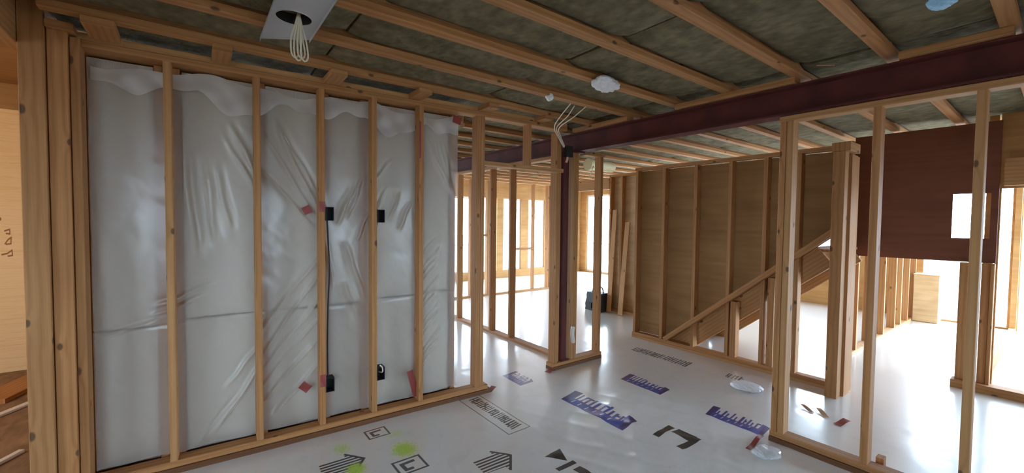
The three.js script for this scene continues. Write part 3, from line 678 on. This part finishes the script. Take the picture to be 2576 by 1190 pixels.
// wires dropping from the ceiling to the junction box at the column head
{
  const g = thing('hanging_wires', 'bundle of thin beige wires dropping from the joists to the column head', 'wires');
  for (const [a, b] of [[[2.44, 2.46, -2.46], 0], [[2.52, 2.46, -2.50], 1], [[2.60, 2.46, -2.44], 2]])
    add(g, 'wire', tube([a, [2.46 + 0.07 * b, 2.40, -2.58], [2.62 + 0.03 * b, 2.36, -2.85], [2.80 + 0.02 * b, 2.33, -3.0], [2.93 + 0.012 * b, 2.24, -3.05]], 0.0045, 40, 6), cable);
  const j = thing('junction_box', 'dark grey junction box at the head of the red column', 'electrical box', [2.972, 2.20, -3.048]);
  box(j, 'body', -0.03, 0.05, -0.05, 0.05, -0.015, 0.03, blackPlastic); box(j, 'cover_lip', -0.034, 0.054, -0.054, 0.054, 0.03, 0.034, blackPlastic);
  const r = add(scene, 'cable_clamp', tube([[2.97, 2.145, -3.03], [2.965, 2.12, -3.03], [2.96, 2.09, -3.04]], 0.012, 12, 8), new THREE.MeshStandardMaterial({ color: 0xd9a99a, roughness: 0.5 }));
  tag(r, 'pinkish cable clamp under the junction box', 'cable clamp');
  const e = add(scene, 'pipe_elbow', tube([[3.105, 0.26, -3.045], [3.085, 0.31, -3.035], [3.08, 0.36, -3.035], [3.10, 0.42, -3.045]], 0.022, 24, 12), new THREE.MeshStandardMaterial({ color: 0xd8cdbd, roughness: 0.4 }));
  tag(e, 'pale pipe bend leaning on the column stud near the floor', 'pipe');
}
// hall: tool bag, leaning boards, cream pipe stub
{
  const g = thing('tool_bag', 'black tool bag with an orange pocket on the hall floor', 'tool bag', [5.45, 0.012, -4.78]);
  const b = new THREE.BoxGeometry(0.24, 0.3, 0.34, 6, 6, 8), p = b.attributes.position;
  for (let i = 0; i < p.count; i++) { const y = p.getY(i), t = (y + 0.15) / 0.3; p.setX(i, p.getX(i) * (1.05 - 0.25 * t * t)); p.setZ(i, p.getZ(i) * (1.03 - 0.12 * t) + 0.008 * Math.sin(y * 40)); }
  b.computeVertexNormals();
  add(g, 'body', b, blackPlastic, [0, 0.15, 0]);
  box(g, 'pocket', -0.145, -0.128, 0.04, 0.15, 0.02, 0.12, yellowPlastic); box(g, 'pocket', -0.145, -0.128, 0.04, 0.13, -0.13, -0.02, blackPlastic);
  add(g, 'handle', tube([[0, 0.3, -0.12], [0, 0.38, -0.09], [0, 0.40, 0], [0, 0.38, 0.09], [0, 0.3, 0.12]], 0.011, 24, 8), blackPlastic);
  const lean = (z, h, t, label) => { const m = add(scene, 'leaning_board', lumberGeo(h, 0.018, 0.09, 'y'), pines[0], [5.53 - t * 0.2, h / 2 * Math.cos(t) + 0.012, z]); m.rotation.z = -t; tag(m, label, 'board'); };
  lean(-4.55, 1.7, 0.07, 'long pale board leaning on the hall wall beside the tool bag');
  lean(-4.30, 1.5, 0.10, 'shorter pale board leaning further along the hall wall');
  const pipe = thing('pipe_stub', 'cream capped pipe stub hanging below the hall ceiling', 'pipe', [4.55, 2.27, -4.2]);
  const pc = new THREE.CylinderGeometry(0.075, 0.075, 0.5, 28); pc.rotateZ(Math.PI / 2); add(pipe, 'pipe', pc, creamPlastic, [0.25, 0.06, 0]);
  const cap = new THREE.CylinderGeometry(0.086, 0.086, 0.06, 28); cap.rotateZ(Math.PI / 2); add(pipe, 'cap', cap, creamPlastic, [0, 0.06, 0]);
  add(pipe, 'hanger', tube([[0.0, 0.03, 0.09], [0, -0.03, 0.06], [-0.02, -0.13, 0.02]], 0.006, 16, 6), creamPlastic);
  const cb = thing('crate', 'beige plywood crate at the bright corridor end', 'crate', [9.15, 0.012, -1.30]);
  box(cb, 'body', -0.14, 0.14, 0, 0.72, -0.14, 0.14, plyMat); box(cb, 'lid', -0.15, 0.15, 0.72, 0.735, -0.15, 0.15, plyMat);
}
// scraps on the floor
{
  const strip = (name, x, z, len, w, rot, mat, label, cat, y = 0.02) => {
    const gg = new THREE.BoxGeometry(len, 0.002, w, 20, 1, 2), p = gg.attributes.position;
    for (let i = 0; i < p.count; i++) p.setY(i, p.getY(i) + 0.006 * Math.sin(p.getX(i) * 14) + 0.003 * Math.sin(p.getX(i) * 37 + p.getZ(i) * 30));
    gg.computeVertexNormals();
    const m = add(scene, name, gg, mat, [x, y, z]); m.rotation.y = rot; return tag(m, label, cat);
  };
  strip('tape_strip', 3.02, -1.235, 0.26, 0.03, 0.09, redTape, 'red tape strip on the floor at the foot of the double stud', 'tape');
  strip('tape_scrap', 3.86, -0.975, 0.13, 0.05, -0.2, redTape, 'short red tape scrap lying beyond the open partition', 'tape');
  strip('tape_scrap', 2.07, -3.02, 0.10, 0.05, 0.5, redTape, 'red tape scrap at the end of the plastic wall plate', 'tape');
  strip('tape_scrap', 2.80, -3.06, 0.09, 0.06, 0.2, redTape, 'orange red tape scrap at the foot of the column stud', 'tape');
  strip('wood_scrap', 3.92, -1.22, 0.12, 0.03, 0.9, pines[0], 'pale wood scrap in front of the stair end post', 'wood scrap');
  strip('wood_scrap', 3.93, -1.12, 0.13, 0.035, 0.7, pines[0], 'second pale wood scrap nearer the open partition', 'wood scrap');
  const blk = add(scene, 'wood_block', lumberGeo(0.09, 0.06, 0.038, 'y'), pines[1], [3.31, 0.05, -0.64]);
  tag(blk, 'short wood offcut standing against the second stud of the partition', 'wood block');
  wad('plastic_scrap', [3.96, 0.035, -1.70], 0.10, 0.028, 0.12, 37, 'shiny crumpled white plastic on the floor by the stair wall', whitePlastic);
  wad('plastic_scrap', [2.93, 0.03, -1.12], 0.09, 0.022, 0.07, 41, 'crumpled clear film beside the red tape strip', clearFilm);
}
// side room: lumber on the floor and the work lamp that lights the plywood
{
  const pl = (x, z, L, a, b, rot, mat, label, y = 0.019) => { const m = add(scene, 'loose_board', lumberGeo(L, b, a, 'x'), mat, [x, y + b / 2, z]); m.rotation.y = rot; tag(m, label, 'board'); };
  pl(-1.20, -5.42, 0.8, 0.24, 0.038, 1.25, pines[3], 'wide brown plank on the subfloor below the plywood wall');
  pl(-1.62, -4.55, 0.9, 0.14, 0.09, 1.1, pines[4], 'dark thick timber offcut on the side room floor');
  pl(-1.14, -4.75, 0.55, 0.05, 0.02, 1.0, frameWhite, 'pale flat stick lying beside the dark timber');
  pl(-0.99, -3.72, 0.42, 0.035, 0.02, 1.05, frameWhite, 'white stick on the subfloor next to the built-up post');
  const g = thing('work_lamp', 'site work lamp on a stand shining at the plywood wall', 'work lamp', [-2.9, 0.018, -3.2]);
  for (let k = 0; k < 3; k++) { const a = k * 2.094; add(g, 'leg', tube([[0, 0.5, 0], [Math.cos(a) * 0.35, 0.012, Math.sin(a) * 0.35]], 0.01, 4, 8), blackPlastic); }
  add(g, 'pole', new THREE.CylinderGeometry(0.014, 0.014, 1.3, 12), blackPlastic, [0, 1.1, 0]);
  const head = new THREE.Group(); head.name = 'head'; head.position.set(0, 1.8, 0); g.add(head);
  box(head, 'lamp_housing', -0.16, 0.16, -0.10, 0.10, -0.0, 0.07, yellowPlastic);
  box(head, 'lamp_lens', -0.145, 0.145, -0.085, 0.085, -0.006, 0.0, new THREE.MeshStandardMaterial({ color: 0xffffff, emissive: 0xffd29a, emissiveIntensity: 6 }));
  const L = new THREE.RectAreaLight(new THREE.Color().setRGB(1.0, 0.80, 0.56), 480, 0.29, 0.17);
  L.position.set(-2.9, 1.818, -3.21); L.lookAt(-1.4, 1.5, -5.9); scene.add(L);
}
scene.traverse((o) => { if (o.isMesh) { o.castShadow = true; o.receiveShadow = true; } });
renderer.render(scene, camera);
